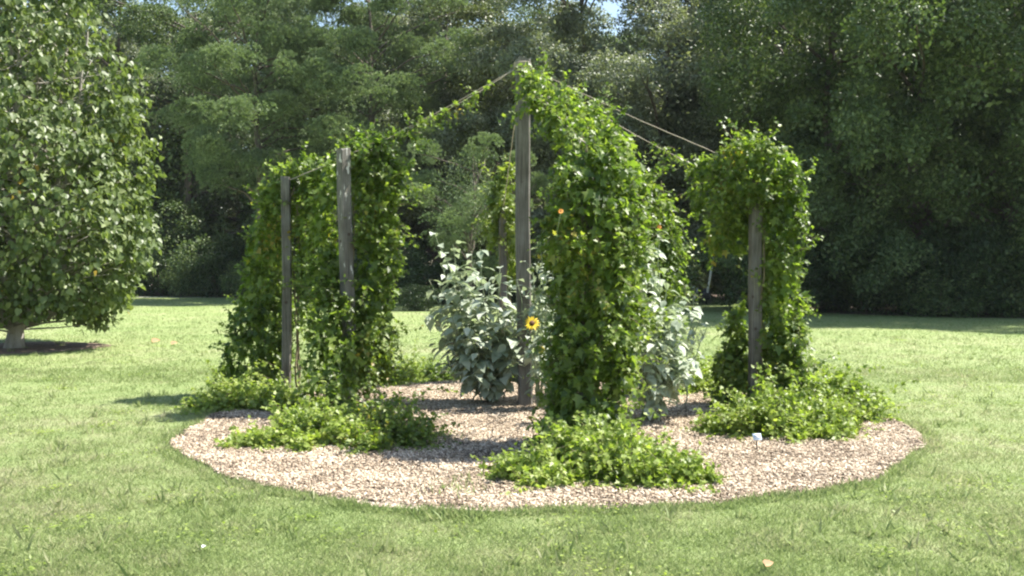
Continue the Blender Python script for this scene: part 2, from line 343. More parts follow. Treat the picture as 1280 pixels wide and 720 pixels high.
# ------------------------------------------------------------------ trees of the wood
def noise3(P,seed,f):
    r=np.random.default_rng(seed); o=np.zeros(len(P))
    for i in range(5):
        k=r.normal(size=3)*f*(1.5**i); o+=np.sin(P@k+r.random()*6.28)/(1.25**i)
    return o/2.6
def crown_points(n,c,rad,seed,shell=.6,lump=.22,mind=.0,zexp=1.0):
    """clump centres through the outer part of an uneven ellipsoid"""
    D=rdir(n*3); u=rng.uniform(shell,1,n*3)
    k=1+lump*noise3(D,seed,2.2)
    P=D*(u*k)[:,None]
    out=[]
    for p in P:
        if len(out)>=n: break
        if mind and out and np.min(np.linalg.norm((np.array(out)-p)*rad,axis=1))<mind: continue
        out.append(p)
    return np.array(out)*rad+c
def broad_crown(name,H,zb,rx,seed,mat,nm=32,npf=19,nleaf=190,ls=.125,cr=(.42,.8),kind='diamond'):
    """limb masses spread unevenly through the crown, each built of leafy puffs, dark gaps between them"""
    c=np.array([0,0,(H+zb)/2]); rad=np.array([rx,rx,(H-zb)/2])
    C=crown_points(nm,c,rad,seed,.6,.36,2.5)
    L=Leaves(); tips=[]
    for p in C:
        out=unit(((p-c)/rad)[None])[0]; mr=rng.uniform(1.2,2.2)
        for q in range(npf):
            d=unit((rdir(1)[0]+out*.55+np.array([0,0,.45]))[None])[0]
            pc=p+d*mr*rng.uniform(.75,1.0)*np.array([1,1,.72]); tips.append(pc)
            r=rng.uniform(*cr); n=int(nleaf*(r/.6)**2)
            D=unit(rdir(n)+d*.4+np.array([0,0,.45]))
            P=pc+D*(rng.uniform(.55,1.08,n)*r)[:,None]*np.array([1,1,.75])+rng.normal(size=(n,3))*.05
            Nn=unit(D*.8+rdir(n)*.7+np.array([0,0,.6]))
            T=unit(D*.6+rdir(n)*.8+np.array([0,0,-.4]))
            L.add(P,Nn,T,rng.uniform(ls*.65,ls*1.35,n))
        n=260; L.add(p+rdir(n)*(rng.uniform(.1,.8,n)*mr)[:,None]*np.array([1,1,.7]),rdir(n),rdir(n),rng.uniform(.14,.26,n))
    n=3500; P=rdir(n)*rng.uniform(.1,.7,n)[:,None]*rad+c
    L.add(P,rdir(n),rdir(n),rng.uniform(.18,.3,n))
    return L.mesh(name,kind,mat),np.array(tips)[::6]
def pine_crown(name,H,zb,rx,seed,mat,nm=38,npf=20,cr=(.36,.66)):
    """boughs reaching out and up, each carrying rounded needle puffs"""
    c=np.array([0,0,zb+(H-zb)*.5]); rad=np.array([rx,rx,(H-zb)/2])
    C=crown_points(nm,c,rad,seed,.55,.34,2.0)
    L=Leaves(); tipl=[]
    for p in C:
        out=unit(np.array([[p[0],p[1],.25]]))[0]; side=np.array([-out[1],out[0],0])
        bl=rng.uniform(1.0,1.9)*rx/5
        for q in range(npf):
            u=rng.uniform(-.8,1); pc=p+out*bl*u*.85+side*rng.normal()*.5*bl*(1.1-.5*abs(u))+np.array([0,0,rng.uniform(.0,.75)*bl*(1-.6*u*u)]); tipl.append(pc)
            r=rng.uniform(*cr); m=int(50*(r/.55)**2)
            D=unit(rdir(m)+np.array([0,0,.75])+out*.25)
            tips=pc+D*(rng.uniform(.72,1,m)*r)[:,None]*np.array([1.05,1.05,.9])
            k=24
            P=np.repeat(tips,k,0); DD=np.repeat(D,k,0)
            T=unit(DD*.9+rdir(m*k)*.75+np.array([0,0,.3]))
            L.add(P,unit(DD*.7+rdir(m*k)*.6),T,rng.uniform(.10,.17,m*k))
        n=160; L.add(p+rdir(n)*(rng.uniform(.1,.8,n)*bl)[:,None]*np.array([1,1,.5]),rdir(n),rdir(n),rng.uniform(.12,.2,n))
    n=6000; P=rdir(n)*rng.uniform(.1,.7,n)[:,None]*rad+c
    L.add(P,rdir(n),rdir(n),rng.uniform(.14,.22,n))
    return L.mesh(name,'needle',mat),np.array(tipl)[::6]
def trunk_mesh(name,H,r0,C,mat,zfork,nl=26,lean=.3):
    t=Tubes(); top=np.array([rng.normal()*lean,rng.normal()*lean,H*.9])
    n=14; main=wander([0,0,-.1],top,n,.07); rr=np.linspace(r0,r0*.18,n); rr[0]*=1.5; rr[1]*=1.1
    t.add(main,rr,9)
    idx=rng.choice(len(C),min(nl,len(C)),replace=False)
    for i in idx:
        e=C[i]; zs=np.clip(e[2]-abs(rng.normal())*1.4-.8,zfork,H*.85)
        s=np.array([np.interp(zs,main[:,2],main[:,0]),np.interp(zs,main[:,2],main[:,1]),zs])
        p=wander(s,e,8,.09); p[:,2]+=.25*np.sin(np.linspace(0,np.pi,8))
        t.add(p,np.linspace(r0*.38*(1-zs/H*.6),.02,8),5)
    return t.mesh(name,mat)
PROTO={}
def proto(key,fn,H,zb,rx,seed,mat,r0,zf,**kw):
    me,C=fn(key+'_crown',H,zb,rx,seed,M[mat],**kw)
    PROTO[key]=(me,trunk_mesh(key+'_trunk',H,r0,C,M['bark'],zf))
proto('pine_a',pine_crown,16,2.6,5.0,3,'pine',.27,2.5)
proto('pine_b',pine_crown,9,.9,3.2,4,'pine',.16,.8,nm=34,npf=9,cr=(.38,.62))
proto('grey_a',broad_crown,17,1.6,5.0,5,'silverwood',.3,2.2)
proto('grey_b',broad_crown,15,1.2,4.6,6,'silverwood',.28,2)
proto('oak_a',broad_crown,16,.5,5.2,7,'oak',.32,1.6)
proto('oak_b',broad_crown,14,.4,4.6,8,'oak',.28,1.4)
proto('olive_a',broad_crown,16,1.5,4.8,9,'olive',.28,2)

used={}
def plant_tree(key,x,y,s,rz,label,group,sz=None,name='woodland_tree',cat='tree'):
    cm,tm=PROTO[key]
    t=empty(name,(x,y,0),rz); t.scale=(s,s,sz or s)
    tag(t,label,cat,group)
    link('trunk',tm,t); link('crown',cm,t)
    return t
G='trees along the edge of the wood'
def X(px,d): return (px-640)/F*d
front=[
 ('olive_a',40,66,1.05,.3,'grey-green tree behind the round-leaved tree at the far left edge of the wood'),
 ('grey_a',150,64,1.18,1.1,'tall grey-green tree just right of the round-leaved tree, sky above its top'),
 ('oak_a',235,62,1.2,2.0,'dark leafy tree between the grey-green tree and the big pine'),
 ('pine_a',330,49,.98,.4,'broad pine with pale tufted needles above the leftmost wooden post'),
 ('pine_a',455,50,1.08,2.3,'tall pine behind the two left wooden posts, needles in rounded tufts'),
 ('pine_b',585,40,.80,.8,'small bushy pine behind the silver-leaved plants left of the centre pole'),
 ('olive_a',640,54,1.0,2.2,'light green tree behind the top of the centre pole'),
 ('grey_b',735,48,1.08,3.1,'silvery-leaved tree right of the centre pole top'),
 ('grey_a',835,47,1.0,4.4,'tall silvery-leaved tree behind the two ropes running right'),
 ('grey_a',945,52,1.0,1.4,'grey-green tree behind the vine-topped right-hand post'),
 ('oak_a',1040,38,.94,.2,'dark oak right of the right-hand post, leaves down to the lawn'),
 ('oak_b',1145,36,1.12,1.7,'wide dark oak with branches sweeping down to the lawn edge'),
 ('oak_a',1260,35,1.0,3.3,'dark green oak filling the right edge of the picture'),
 ('oak_b',1390,34,1.1,5.0,'dark oak standing last on the right, mostly cut by the frame'),
 ('grey_b',548,60,1.22,1.0,'grey-green tree behind the gap between the tall pine and the centre pole'),
 ('grey_b',-70,64,1.0,4.0,'grey-green tree last on the left, behind the round-leaved tree'),
]
for k,px,d,s,rz,lab in front:
    nm={'pine_a':'pine_tree','pine_b':'pine_tree','oak_a':'oak_tree','oak_b':'oak_tree'}.get(k,'broadleaf_tree')
    plant_tree(k,X(px,d),d,s,rz,lab,G,name=nm)
BG='trees standing deep in the wood'
keys=['oak_a','olive_a','grey_a','oak_b','grey_b']
for i in range(17):
    px=-110+i*92+rng.normal()*14; base=float(edge_y(X(px,50)))
    if px>1000: base=36
    d=max(base+11,62 if px<900 else 48)+rng.uniform(0,4)
    plant_tree(keys[i%5],X(px,d),d,rng.uniform(1.0,1.12),rng.random()*6,'dark leafy tree deep in the wood behind the front row of trees',BG,name='broadleaf_tree')
for i in range(14):
    px=-80+i*110; d=78+rng.uniform(0,6)
    plant_tree(keys[(i*2+1)%5],X(px,d),d,rng.uniform(1.15,1.35),rng.random()*6,'dark leafy tree deep in the wood behind the front row of trees',BG,name='broadleaf_tree')
# a few right of frame that shade the wood edge
# understory bushes
def bush_mesh(name,seed,mat,n=70,rx=1.6,H=2.2,ls=.1,nl=170):
    L=Leaves(); c=np.array([0,0,H*.42]); rad=np.array([rx,rx,H*.55])
    C=crown_points(n,c,rad,seed,.5,.2,.25); C=C[C[:,2]>.1]
    for p in C:
        r=rng.uniform(.28,.5); m=nl
        D=unit(rdir(m)+np.array([0,0,.4])); P=p+D*(rng.uniform(.5,1.05,m)*r)[:,None]
        P[:,2]=np.maximum(P[:,2],.02)
        L.add(P,unit(D+rdir(m)*.8),unit(D+rdir(m)),rng.uniform(ls*.7,ls*1.3,m))
    t=Tubes()
    for i in range(0,len(C),5): t.add(wander([rng.normal()*.1,rng.normal()*.1,0],C[i],6,.05),np.linspace(.03,.008,6),5)
    return L.mesh(name,'diamond',mat),t.mesh(name+'_stem',M['bark'])
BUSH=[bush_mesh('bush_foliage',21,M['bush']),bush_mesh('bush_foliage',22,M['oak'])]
def bush(k,x,y,sx,sz,label,group=None):
    t=empty('bush',(x,y,0),rng.random()*6); t.scale=(sx,sx,sz); tag(t,label,'bush',group)
    link('foliage',BUSH[k][0],t); link('stem',BUSH[k][1],t); return t
bush(0,X(519,36.8),37.6,.5,.44,'small rounded green bush on the lawn edge beside the left vine column')
UG='bushes filling the shade under the trees'
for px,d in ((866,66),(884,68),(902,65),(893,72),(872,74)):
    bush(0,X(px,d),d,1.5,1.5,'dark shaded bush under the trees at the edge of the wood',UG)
for i in range(34):
    px=-60+i*43+rng.normal()*8
    if 862<px<905: continue
    x0=X(px,45); d=float(edge_y(x0))+1.5
    if px>985: d=float(edge_y(X(px,33)))+1.2
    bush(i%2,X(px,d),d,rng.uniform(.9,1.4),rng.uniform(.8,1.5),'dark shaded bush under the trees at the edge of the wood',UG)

def haze():
    m,t,out=newmat('haze'); v=N(t,'ShaderNodeVolumePrincipled'); v.inputs['Color'].default_value=(.86,.92,1,1); v.inputs['Density'].default_value=.00016; v.inputs['Anisotropy'].default_value=.2
    t.links.new(v.outputs[0],out.inputs['Volume'])
    V=np.array([[x,y,z] for z in (-1,28) for x,y in ((-95,-12),(95,-12),(95,120),(-95,120))],float)
    o=link('haze',mesh_np('haze',V,np.array([[3,2,1,0],[4,5,6,7],[0,1,5,4],[1,2,6,5],[2,3,7,6],[3,0,4,7]]),m)); tag(o,'thin summer haze softening the far trees','haze',kind='stuff')
haze()
# ------------------------------------------------------------------ the round-leaved tree at left
def left_tree():
    t=empty('round_leaved_tree',(TX,TY,0)); tag(t,'leafy round-crowned tree with several pale stems in a mulch ring, far left of the lawn','tree')
    pz=np.array([.35,.8,1.5,2.4,3.4,4.6,5.8,7.0,8.3,9.4]); pr=np.array([.9,1.75,2.25,2.5,2.5,2.25,1.8,1.3,.85,.2])
    tb=Tubes(); L=Leaves()
    tb.add(np.array([[0,0,-.05],[0.01,0,.12],[.03,0,.35],[.02,0,.55]]),[.23,.18,.15,.13],12)
    stems=[]
    for i in range(9):
        a=i*2*np.pi/9+rng.normal()*.2; sp=rng.uniform(.25,1.0)
        top=np.array([math.cos(a)*1.5*sp,math.sin(a)*1.5*sp,rng.uniform(5.6,9.0)])
        mid=np.array([math.cos(a)*1.0*sp,math.sin(a)*1.0*sp,2.4])
        s=np.array([math.cos(a)*.08,math.sin(a)*.08,rng.uniform(.3,.55)])
        p=np.concatenate([wander(s,mid,7,.03)[:-1],wander(mid,top,9,.05)])
        tb.add(p,np.linspace(.085,.018,len(p)),7); stems.append(p)
    n=2900
    z=np.interp(rng.random(n),np.linspace(0,1,10),pz); th=rng.random(n)*2*np.pi
    z=rng.choice(pz[:-1],n,p=(pr[:-1]**1.3/(pr[:-1]**1.3).sum()))+rng.uniform(-.6,.6,n); z=np.clip(z,.45,9.3)
    R0=np.interp(z,pz,pr)*(1+.13*np.sin(3*th+z*1.3)+.1*np.sin(5*th-z*2.1))
    u=rng.random(n)**.42; u=np.where(rng.random(n)<.5,rng.uniform(.82,1,n),u)
    C=np.stack([R0*u*np.cos(th),R0*u*np.sin(th),z],-1)
    C=C[~((np.hypot(C[:,0],C[:,1])<1.25)&(C[:,2]<1.35))]
    for i,c in enumerate(C):
        if i%7==0:
            s=stems[rng.integers(9)]; j=np.argmin(np.abs(s[:,2]-(c[2]-rng.uniform(.4,1.2)))); tb.add(wander(s[j],c,6,.04),np.linspace(.022,.005,6),4)
        m=rng.integers(9,17); 
        if c[2]>5.2: m=int(m*.85)
        out=unit(np.array([[c[0],c[1],.15]]))[0]
        tt=rng.random(m); d=unit((out+rng.normal(size=3)*.5+np.array([0,0,-.15]))[None])[0]
        P=c+d*((tt-.3)*.5)[:,None]+rng.normal(size=(m,3))*.06
        T=unit(np.array([0,0,-.75])+out*.35+rng.normal(size=(m,3))*.45)
        Nn=unit(out*.7+np.array([0,0,.55])+rng.normal(size=(m,3))*.55)
        L.add(P,Nn,T,rng.uniform(.08,.15,m))
    link('trunk',tb.mesh('trunk',M['palebark']),t); link('crown',L.mesh('crown','heart',M['linden']),t)
left_tree()

# ------------------------------------------------------------------ posts, pole, ropes
def post(name,x,y,h,wd,rz,label,group=None,lean=(0,0),flat=.95):
    """squared timber with worn corners, split top and slight twist"""
    n=26; c=wd*.12; hw=wd/2
    prof=[(-hw+c,-hw),(hw-c,-hw),(hw,-hw+c),(hw,hw-c),(hw-c,hw),(-hw+c,hw),(-hw,hw-c),(-hw,-hw+c)]
    V=[];Fc=[]
    ph=rng.random(4)*6
    for i in range(n):
        t=i/(n-1); z=-.25+(h+.25)*t; tw=.05*t
        dx=.008*math.sin(t*6+ph[0])+lean[0]*t; dy=.008*math.sin(t*5+ph[1])+lean[1]*t
        for j,(a,b) in enumerate(prof):
            a2=a*(1+.03*math.sin(t*19+ph[2]+j)); b2=b*(1+.03*math.sin(t*17+ph[3]+j))
            zz=z+(.02*math.sin(j*2.3+ph[0]) if i==n-1 else 0)
            V.append((a2*math.cos(tw)-b2*math.sin(tw)+dx,a2*math.sin(tw)+b2*math.cos(tw)+dy,zz))
    k=len(prof)
    for i in range(n-1):
        for j in range(k): Fc.append((i*k+j,i*k+(j+1)%k,(i+1)*k+(j+1)%k,(i+1)*k+j))
    Fc.append(tuple((n-1)*k+j for j in range(k)))
    me=bpy.data.meshes.new(name); me.from_pydata(V,[],Fc); me.materials.append(M['wood'])
    o=link(name,me,None,(x,y,0)); o.rotation_euler=(0,0,rz); tag(o,label,'post' if 'post' in name else 'pole',group); return o
PG='wooden posts standing round the bed'
P1=(X(358,12.3),12.3); P2=(X(437,11.06),11.06); P3=(.66,8.95); P4=(X(943,11.3),11.3); P5=(X(826,12.7),12.7); P6=(X(628,14),14.0); PC=(X(656,11.6),11.6)
post('wooden_post',*P1,2.70,.112,.1,'slim grey weathered post, leftmost, half bare of vine',PG)
p2=post('wooden_post',*P2,2.89,.125,.6,'thicker grey post right of the leftmost one, pale sun dapples painted on near its top',PG,lean=(-.06,0))
post('wooden_post',*P3,2.4,.11,.3,'post hidden inside the big dark front vine column',PG)
post('wooden_post',*P4,2.75,.125,.15,'grey post under the leafy vine top at the right of the bed',PG,lean=(.02,0))
post('wooden_post',*P5,2.45,.11,.2,'post hidden in the vine behind the big front column',PG)
post('wooden_post',*P6,2.38,.10,.2,'short dark grey post at the back, left of the centre pole',PG)
post('wooden_pole',*PC,4.0,.155,.12,'tall grey squared pole at the centre, ropes fanning from its top',lean=(-.03,0))
p2.data.materials[0]=M['sundapplewood']  # this post's wood has sun dapples painted into its colour
top=np.array([PC[0]-.03,PC[1],3.94])
def rope(b,label,sag=.08,a=top,r=.006):
    t=Tubes(); n=24; u=np.linspace(0,1,n)[:,None]; p=a+(np.asarray(b)-a)*u; p[:,2]-=sag*4*(u[:,0]*(1-u[:,0]))
    p+=rng.normal(size=p.shape)*.0025; t.add(p,r,6); o=link('rope',t.mesh('rope',M['rope'])); tag(o,label,'rope','ropes from the pole top to the posts'); return p
RP={}
RP[1]=rope((P1[0],P1[1],2.66),'rope from the pole top to the slim leftmost post')
RP[2]=rope((P2[0]-.03,P2[1],2.84),'rope twined with thin vine, from the pole top to the thicker left post')
RP[3]=rope((P3[0],P3[1],2.7),'rope from the pole top into the big front vine column')
RP[4]=rope((P4[0],P4[1],2.72),'upper of the two bare ropes running right from the pole top',.04)
RP[5]=rope(at(862,204,11.7),'lower rope running right from the pole top into the leaves left of the right-hand post',.05)
RP[6]=rope((P6[0],P6[1],2.36),'rope dropping from the pole top to the short back post',.04)
# rope lashing round the pole head
t=Tubes(); u=np.linspace(0,5*2*np.pi,90); t.add(np.stack([top[0]+.095*np.cos(u),top[1]+.095*np.sin(u),3.89+.012*u/6],-1),.007,5)
tag(link('rope_lashing',t.mesh('rope_lashing',M['rope'])),'rope wound round the head of the tall centre pole','rope')

# ------------------------------------------------------------------ climbing vines
def sprig(L,st,p,d,length,ls,grav=-.25,step=.045,tubes=True):
    n=max(4,int(length/step)); pts=[np.array(p,float)]; d=np.array(d,float)
    for i in range(n):
        d=d+rng.normal(size=3)*.16+np.array([0,0,grav*.18]); d/=np.linalg.norm(d); pts.append(pts[-1]+d*step)
    pts=np.array(pts); 
    pts[:,2]=np.maximum(pts[:,2],.015)
    if tubes and st is not None: st.add(pts,np.linspace(.0035,.0015,len(pts)),3)
    m=len(pts)*2; P=np.repeat(pts,2,0)+rng.normal(size=(m,3))*.018
    P[:,2]=np.maximum(P[:,2],.02)
    T=unit(np.repeat(unit(np.gradient(pts,axis=0)),2,0)*.5+rdir(m)*.8+np.array([0,0,-.25]))
    Nn=unit(rdir(m)*.6+np.array([0,0,.9])+np.array([.1,-.25,0]))
    taper=np.repeat(np.linspace(1.05,.6,len(pts)),2)
    L.add(P,Nn,T,rng.uniform(ls*.75,ls*1.25,m)*taper)
def vine(blobs,label,mat='vine',dens=520,ls=.075,nsprig=160,stems=(),light_z=None,extra=None,group='vines climbing the posts',seed=0,hang=.5):
    """blobs: (px,py,depth,rx_px,ry_px,rdepth_m) lumps of leaves; converted to metres at their own depth"""
    B=[]
    for (px,py,d,rx,ry,rd) in blobs:
        c=at(px,py,d); B.append((c,np.array([rx/F*d,rd,ry/F*d])))
    Cc=np.array([b[0] for b in B]); Rr=np.array([b[1] for b in B])
    base=at(blobs[-1][0],blobs[-1][1],blobs[-1][2])
    t=empty('climbing_vine',(base[0],base[1],0)); tag(t,label,'vine',group)
    L=Leaves(); st=Tubes(); loc=np.array([base[0],base[1],0])
    def inside(P,skip=None):
        q=np.linalg.norm((P[:,None]-Cc[None])/Rr[None],axis=2)
        return q.min(1)
    surfP=[];surfN=[]
    for i,(c,r) in enumerate(B):
        area=4*np.pi*((r[0]*r[1])**1.6+(r[0]*r[2])**1.6+(r[1]*r[2])**1.6)**(1/1.6)/3**(1/1.6)
        n=int(area*dens)
        D=rdir(n); lum=1+.24*noise3(D*1.0+c,seed+i,5.5)
        P=c+D*r*(lum*rng.uniform(.78,1.08,n))[:,None]
        q=inside(P); gap=noise3(P,77+seed,6.0)+.55*noise3(P,78,14.0); k=(q>.72)&(P[:,2]>.05)&((gap>-.38)|(rng.random(n)<.18)); P,D=P[k],D[k]
        n=len(P); 
        if n==0: continue
        Dn=unit(D/r)
        Nn=unit(Dn*.8+np.array([0,0,.45])+rng.normal(size=(n,3))*.5)
        T=unit(np.array([0,0,-.8])+Dn*.3+rng.normal(size=(n,3))*.5)
        L.add(P-loc,Nn,T,np.clip(ls*np.exp(rng.normal(size=n)*.32),ls*.45,ls*1.7)); surfP.append(P); surfN.append(Dn)
        m=int(n*.16); P=c+rdir(m)*r*rng.uniform(.1,.7,m)[:,None]; P[:,2]=np.maximum(P[:,2],.05)   # inner leaves
        L.add(P-loc,rdir(m),rdir(m),rng.uniform(ls*.8,ls*1.5,m))
    SP=np.concatenate(surfP); SN=np.concatenate(surfN)
    for i in rng.choice(len(SP),nsprig):
        up=rng.random()
        if up<hang: d=SN[i]*.8+np.array([0,0,-.7]); g=-1.2
        else: d=SN[i]+np.array([0,0,.6]); g=-.3
        sprig(L,st,SP[i]-loc,unit((d+rng.normal(size=3)*.3)[None])[0],rng.uniform(.12,.3)*rng.choice([1,1,1.6]),ls*.92,g)
    for (a,b,r) in stems:
        for k in range(3): st.add(wander(np.array(a)+rng.normal(size=3)*.03-loc,np.array(b)-loc,16,.025),np.linspace(r,r*.4,16),5)
    if extra: extra(L,st,loc)
    link('stem',st.mesh('stem',M['vinestem']),t)
    link('foliage',L.mesh('foliage','vine',M[mat]),t)
    return t
# 1: leftmost post
vine([(390,208,12.5,24,15,.2),(362,222,12.6,20,16,.2),(350,245,12.6,24,24,.22),(343,280,12.65,24,28,.22),(338,318,12.65,26,28,.22),(334,358,12.65,28,30,.24),(330,400,12.65,34,32,.28),
      (322,440,12.65,38,30,.3),(312,476,12.65,36,26,.3),(394,235,12.4,20,26,.18),(390,285,12.35,18,32,.16),(386,335,12.3,14,34,.15),(383,385,12.3,13,32,.15),(296,492,12.6,26,14,.25),(340,492,12.6,24,20,.2)],
     'vine draped behind the slim leftmost post, spreading wide at its foot',seed=1,nsprig=330,
     stems=[((P1[0]+.09,P1[1]+.1,0),(P1[0]+.08,P1[1]+.08,2.6),.014)])
# 2: thicker left post
def v2x(L,st,loc):
    for k in range(3,20):
        p=RP[2][-k]-loc
        for j in range(4 if k<12 else 2): sprig(L,st,p,unit(rng.normal(size=(1,3))+np.array([[0,0,-.3]]))[0],rng.uniform(.06,.2),.06,-.6)
    for k in range(4): 
        s=at(505+k*6,165,11.3)-loc; sprig(L,st,s,np.array([.6,0,-.3]),.3,.06,-.8)
vine([(460,188,11.3,24,20,.2),(470,215,11.3,27,22,.22),(470,250,11.3,25,28,.22),(472,290,11.3,24,28,.22),(474,330,11.3,23,28,.22),(468,370,11.3,24,30,.22),(460,412,11.2,27,30,.24),(458,452,11.1,27,28,.26),
      (414,225,11.4,14,26,.14),(408,285,11.4,14,34,.14),(408,345,11.25,17,34,.17),(414,400,10.95,26,30,.2),(416,450,10.75,30,32,.25),(412,495,10.45,33,32,.3),(410,530,10.2,37,26,.33)],
     'vine thick on both sides of the sun-dappled grey post, covering its lower half',seed=2,nsprig=380,extra=v2x,
     stems=[((P2[0]-.1,P2[1]-.1,0),(P2[0]-.02,P2[1]+.1,2.8),.014)])
# 3: big front column
def v3x(L,st,loc):
    for k in range(0,22):
        p=RP[3][k]-loc
        for j in range(4): sprig(L,st,p,unit(rng.normal(size=(1,3))+np.array([[.3,0,-.2]]))[0],rng.uniform(.08,.3),.062,-.6)
vine([(672,108,11.1,14,16,.14),(684,128,10.7,18,18,.14),(700,128,10.7,26,22,.18),(722,155,10.2,34,26,.24),(745,185,9.6,42,28,.3),(746,222,9.1,50,34,.4),(744,268,9.0,52,40,.42),(742,320,8.95,56,42,.42),
      (742,372,8.95,50,42,.42),(742,424,8.9,48,42,.42),(736,475,8.9,48,42,.42),(732,522,8.85,46,38,.42),(732,552,8.8,50,24,.42)],
     'biggest, darkest vine column, climbing from the front of the bed to the pole top',seed=3,nsprig=620,ls=.078,extra=v3x,
     stems=[((P3[0]+.08,P3[1]-.08,0),(P3[0],P3[1],2.7),.016)])
# 5: behind the big column
vine([(800,232,12.4,24,20,.2),(806,262,12.5,34,28,.28),(818,300,12.6,32,34,.3),(826,345,12.6,28,34,.3),(826,390,12.6,24,34,.28),(822,430,12.6,22,32,.25),(820,468,12.5,26,24,.28)],
     'paler vine column just behind and right of the biggest one, silver leaves in front',mat='vine',seed=5,nsprig=260,
     stems=[((P5[0]+.08,P5[1]-.08,0),(P5[0],P5[1],2.7),.014)])
# 4: right post
def v4x(L,st,loc):
    for k in range(1,7):
        p=RP[5][-k]-loc
        for j in range(2): sprig(L,st,p,unit(rng.normal(size=(1,3))+np.array([[0,0,-.6]]))[0],rng.uniform(.06,.25),.06,-.9)
vine([(938,196,11.3,30,20,.26),(968,205,11.3,32,24,.28),(940,228,11.3,36,24,.28),(978,236,11.3,24,26,.24),(912,250,11.4,22,26,.2),(884,214,11.6,18,16,.16),(872,240,11.65,10,18,.1),(900,288,11.5,18,26,.16),(925,285,11.55,15,28,.14),
      (972,280,11.35,22,32,.22),(974,325,11.35,22,32,.22),(976,372,11.35,22,32,.24),(976,420,11.3,26,32,.26),(980,465,11.3,31,32,.3),(984,502,11.2,36,26,.34),
      (922,415,11.6,10,34,.12),(914,462,11.6,20,28,.2),(926,503,11.4,28,24,.28)],
     'vine with a bushy bright top on the right-hand post, hanging strands at its left',seed=4,nsprig=480,extra=v4x,
     stems=[((P4[0]+.1,P4[1]-.05,0),(P4[0],P4[1]+.08,2.7),.015)])
# 6: back post
vine([(634,222,13.9,12,16,.12),(630,250,13.95,16,20,.14),(640,285,14.1,14,24,.14),(618,290,14.1,9,20,.1),(640,330,14.1,12,26,.13)],
     'thin pale vine tuft on the short back post left of the centre pole',mat='vinelight',seed=6,nsprig=70,
     stems=[((P6[0]+.07,P6[1],0),(P6[0],P6[1]-.06,2.3),.01)])

# ------------------------------------------------------------------ low leafy patches at the feet of the vines
def patch(cx,cy,rx,ry,n,label,h=(.12,.3),mat='cover',ls=.068):
    t=empty('ground_vine',(cx,cy,0)); tag(t,label,'ground cover','low leafy patches at the feet of the vines')
    L=Leaves(); st=Tubes(); ncl=max(6,n//16); cl=[(rng.random()*6.283,math.sqrt(rng.random())*1.05,rng.uniform(.55,1.35)) for _ in range(ncl)]
    for i in range(n):
        ca,cu,ch=cl[i%ncl]; qx=cu*math.cos(ca)+rng.normal()*.13; qy=cu*math.sin(ca)+rng.normal()*.13
        a=math.atan2(qy,qx); u=math.hypot(qx,qy)*(1+.2*math.sin(3*a+cx*5)+.15*math.sin(5*a+cx*9)+.12*math.sin(8*a+cy*3))
        x,y=rx*u*math.cos(a),ry*u*math.sin(a)
        hh=.95*ch*rng.uniform(*h)*(1.75-.9*min(u,1)**2)*(1+.3*math.sin(x*7+cy)*math.sin(y*8+cx)+.35*math.sin(x*17+cy*3)*math.sin(y*15+cx)+.25*rng.normal())
        d=np.array([math.cos(a)*.5*u+rng.normal()*.3,math.sin(a)*.5*u+rng.normal()*.3,1.0])
        hh=max(.05,hh)
        hh*=1+.5*max(-.3,min(1,y/ry))
        sprig(L,st,(x,y,.01),d/np.linalg.norm(d),hh,ls,-.5,.035)
        if rng.random()<.25: sprig(L,st,(x,y,.03),np.array([math.cos(a),math.sin(a),.25]),hh*1.3,ls,-.7,.04)
        if rng.random()<.035: sprig(L,st,(x,y,.05),np.array([math.cos(a),math.sin(a),.1]),rng.uniform(.35,.8),ls*.9,-1.0,.045)
    link('stem',st.mesh('stem',M['vinestem']),t); link('foliage',L.mesh('foliage','vine',M[mat]),t)
def gp(px,py):
    d=F*EYE/(py-335); return (X(px,d),d)
a=gp(298,512); patch(a[0]+.08,a[1],.42,.4,300,'bright leafy patch at the foot of the leftmost vine, over the bed edge')
a=gp(385,557); patch(a[0]+.08,a[1]+.05,.5,.36,360,'low leafy patch in front of the two left vines, its left half sunlit',(.1,.24))
a=gp(490,556); patch(a[0]-.02,a[1]+.1,.34,.34,300,'dark green mound right of the front-left leafy patch',(.15,.32),'vine',.06)
a=gp(740,598); patch(a[0]+.02,a[1]+.12,.64,.44,660,'wide leafy patch at the foot of the biggest vine column',(.12,.3))
a=gp(985,548); patch(a[0]-.0,a[1]+.2,.52,.42,440,'leafy patch round the foot of the right-hand post',(.14,.34))
a=gp(1030,520); patch(a[0],a[1],.45,.5,300,'taller light green clump right of the right-hand post',(.2,.45))
a=gp(492,478); patch(a[0],a[1],.38,.5,220,'light green patch at the back left edge of the bed',(.15,.34))
a=gp(572,474); patch(a[0],a[1],.42,.35,160,'low dark patch at the back edge of the bed behind the silver plants',(.1,.22),'vine')
a=gp(872,486); patch(a[0],a[1],.35,.8,330,'light green patch at the back right edge of the bed',(.18,.4))
def weeds(px,py,n,label):
    a=gp(px,py); L=Leaves()
    P=np.concatenate([rng.normal(size=(n,2))*np.array([.13,.1]),np.zeros((n,1))],1)
    T=unit(np.stack([rng.normal(size=n)*.7,rng.normal(size=n)*.7,np.ones(n)],-1))
    L.add(P,rdir(n),T,rng.uniform(.04,.11,n))
    o=link('grass_tuft',L.mesh('grass_tuft','blade',M['blade']),None,(a[0],a[1],0)); tag(o,label,'grass tuft','grass tufts growing in the wood chips','stuff')
weeds(568,618,90,'grass tuft in the wood chips near the front edge, centre'); weeds(600,606,60,'grass tuft left of the wide front leafy patch')
weeds(858,600,50,'grass tuft beside the right end of the wide front leafy patch'); weeds(560,552,40,'sparse grass tuft right of the dark green mound')

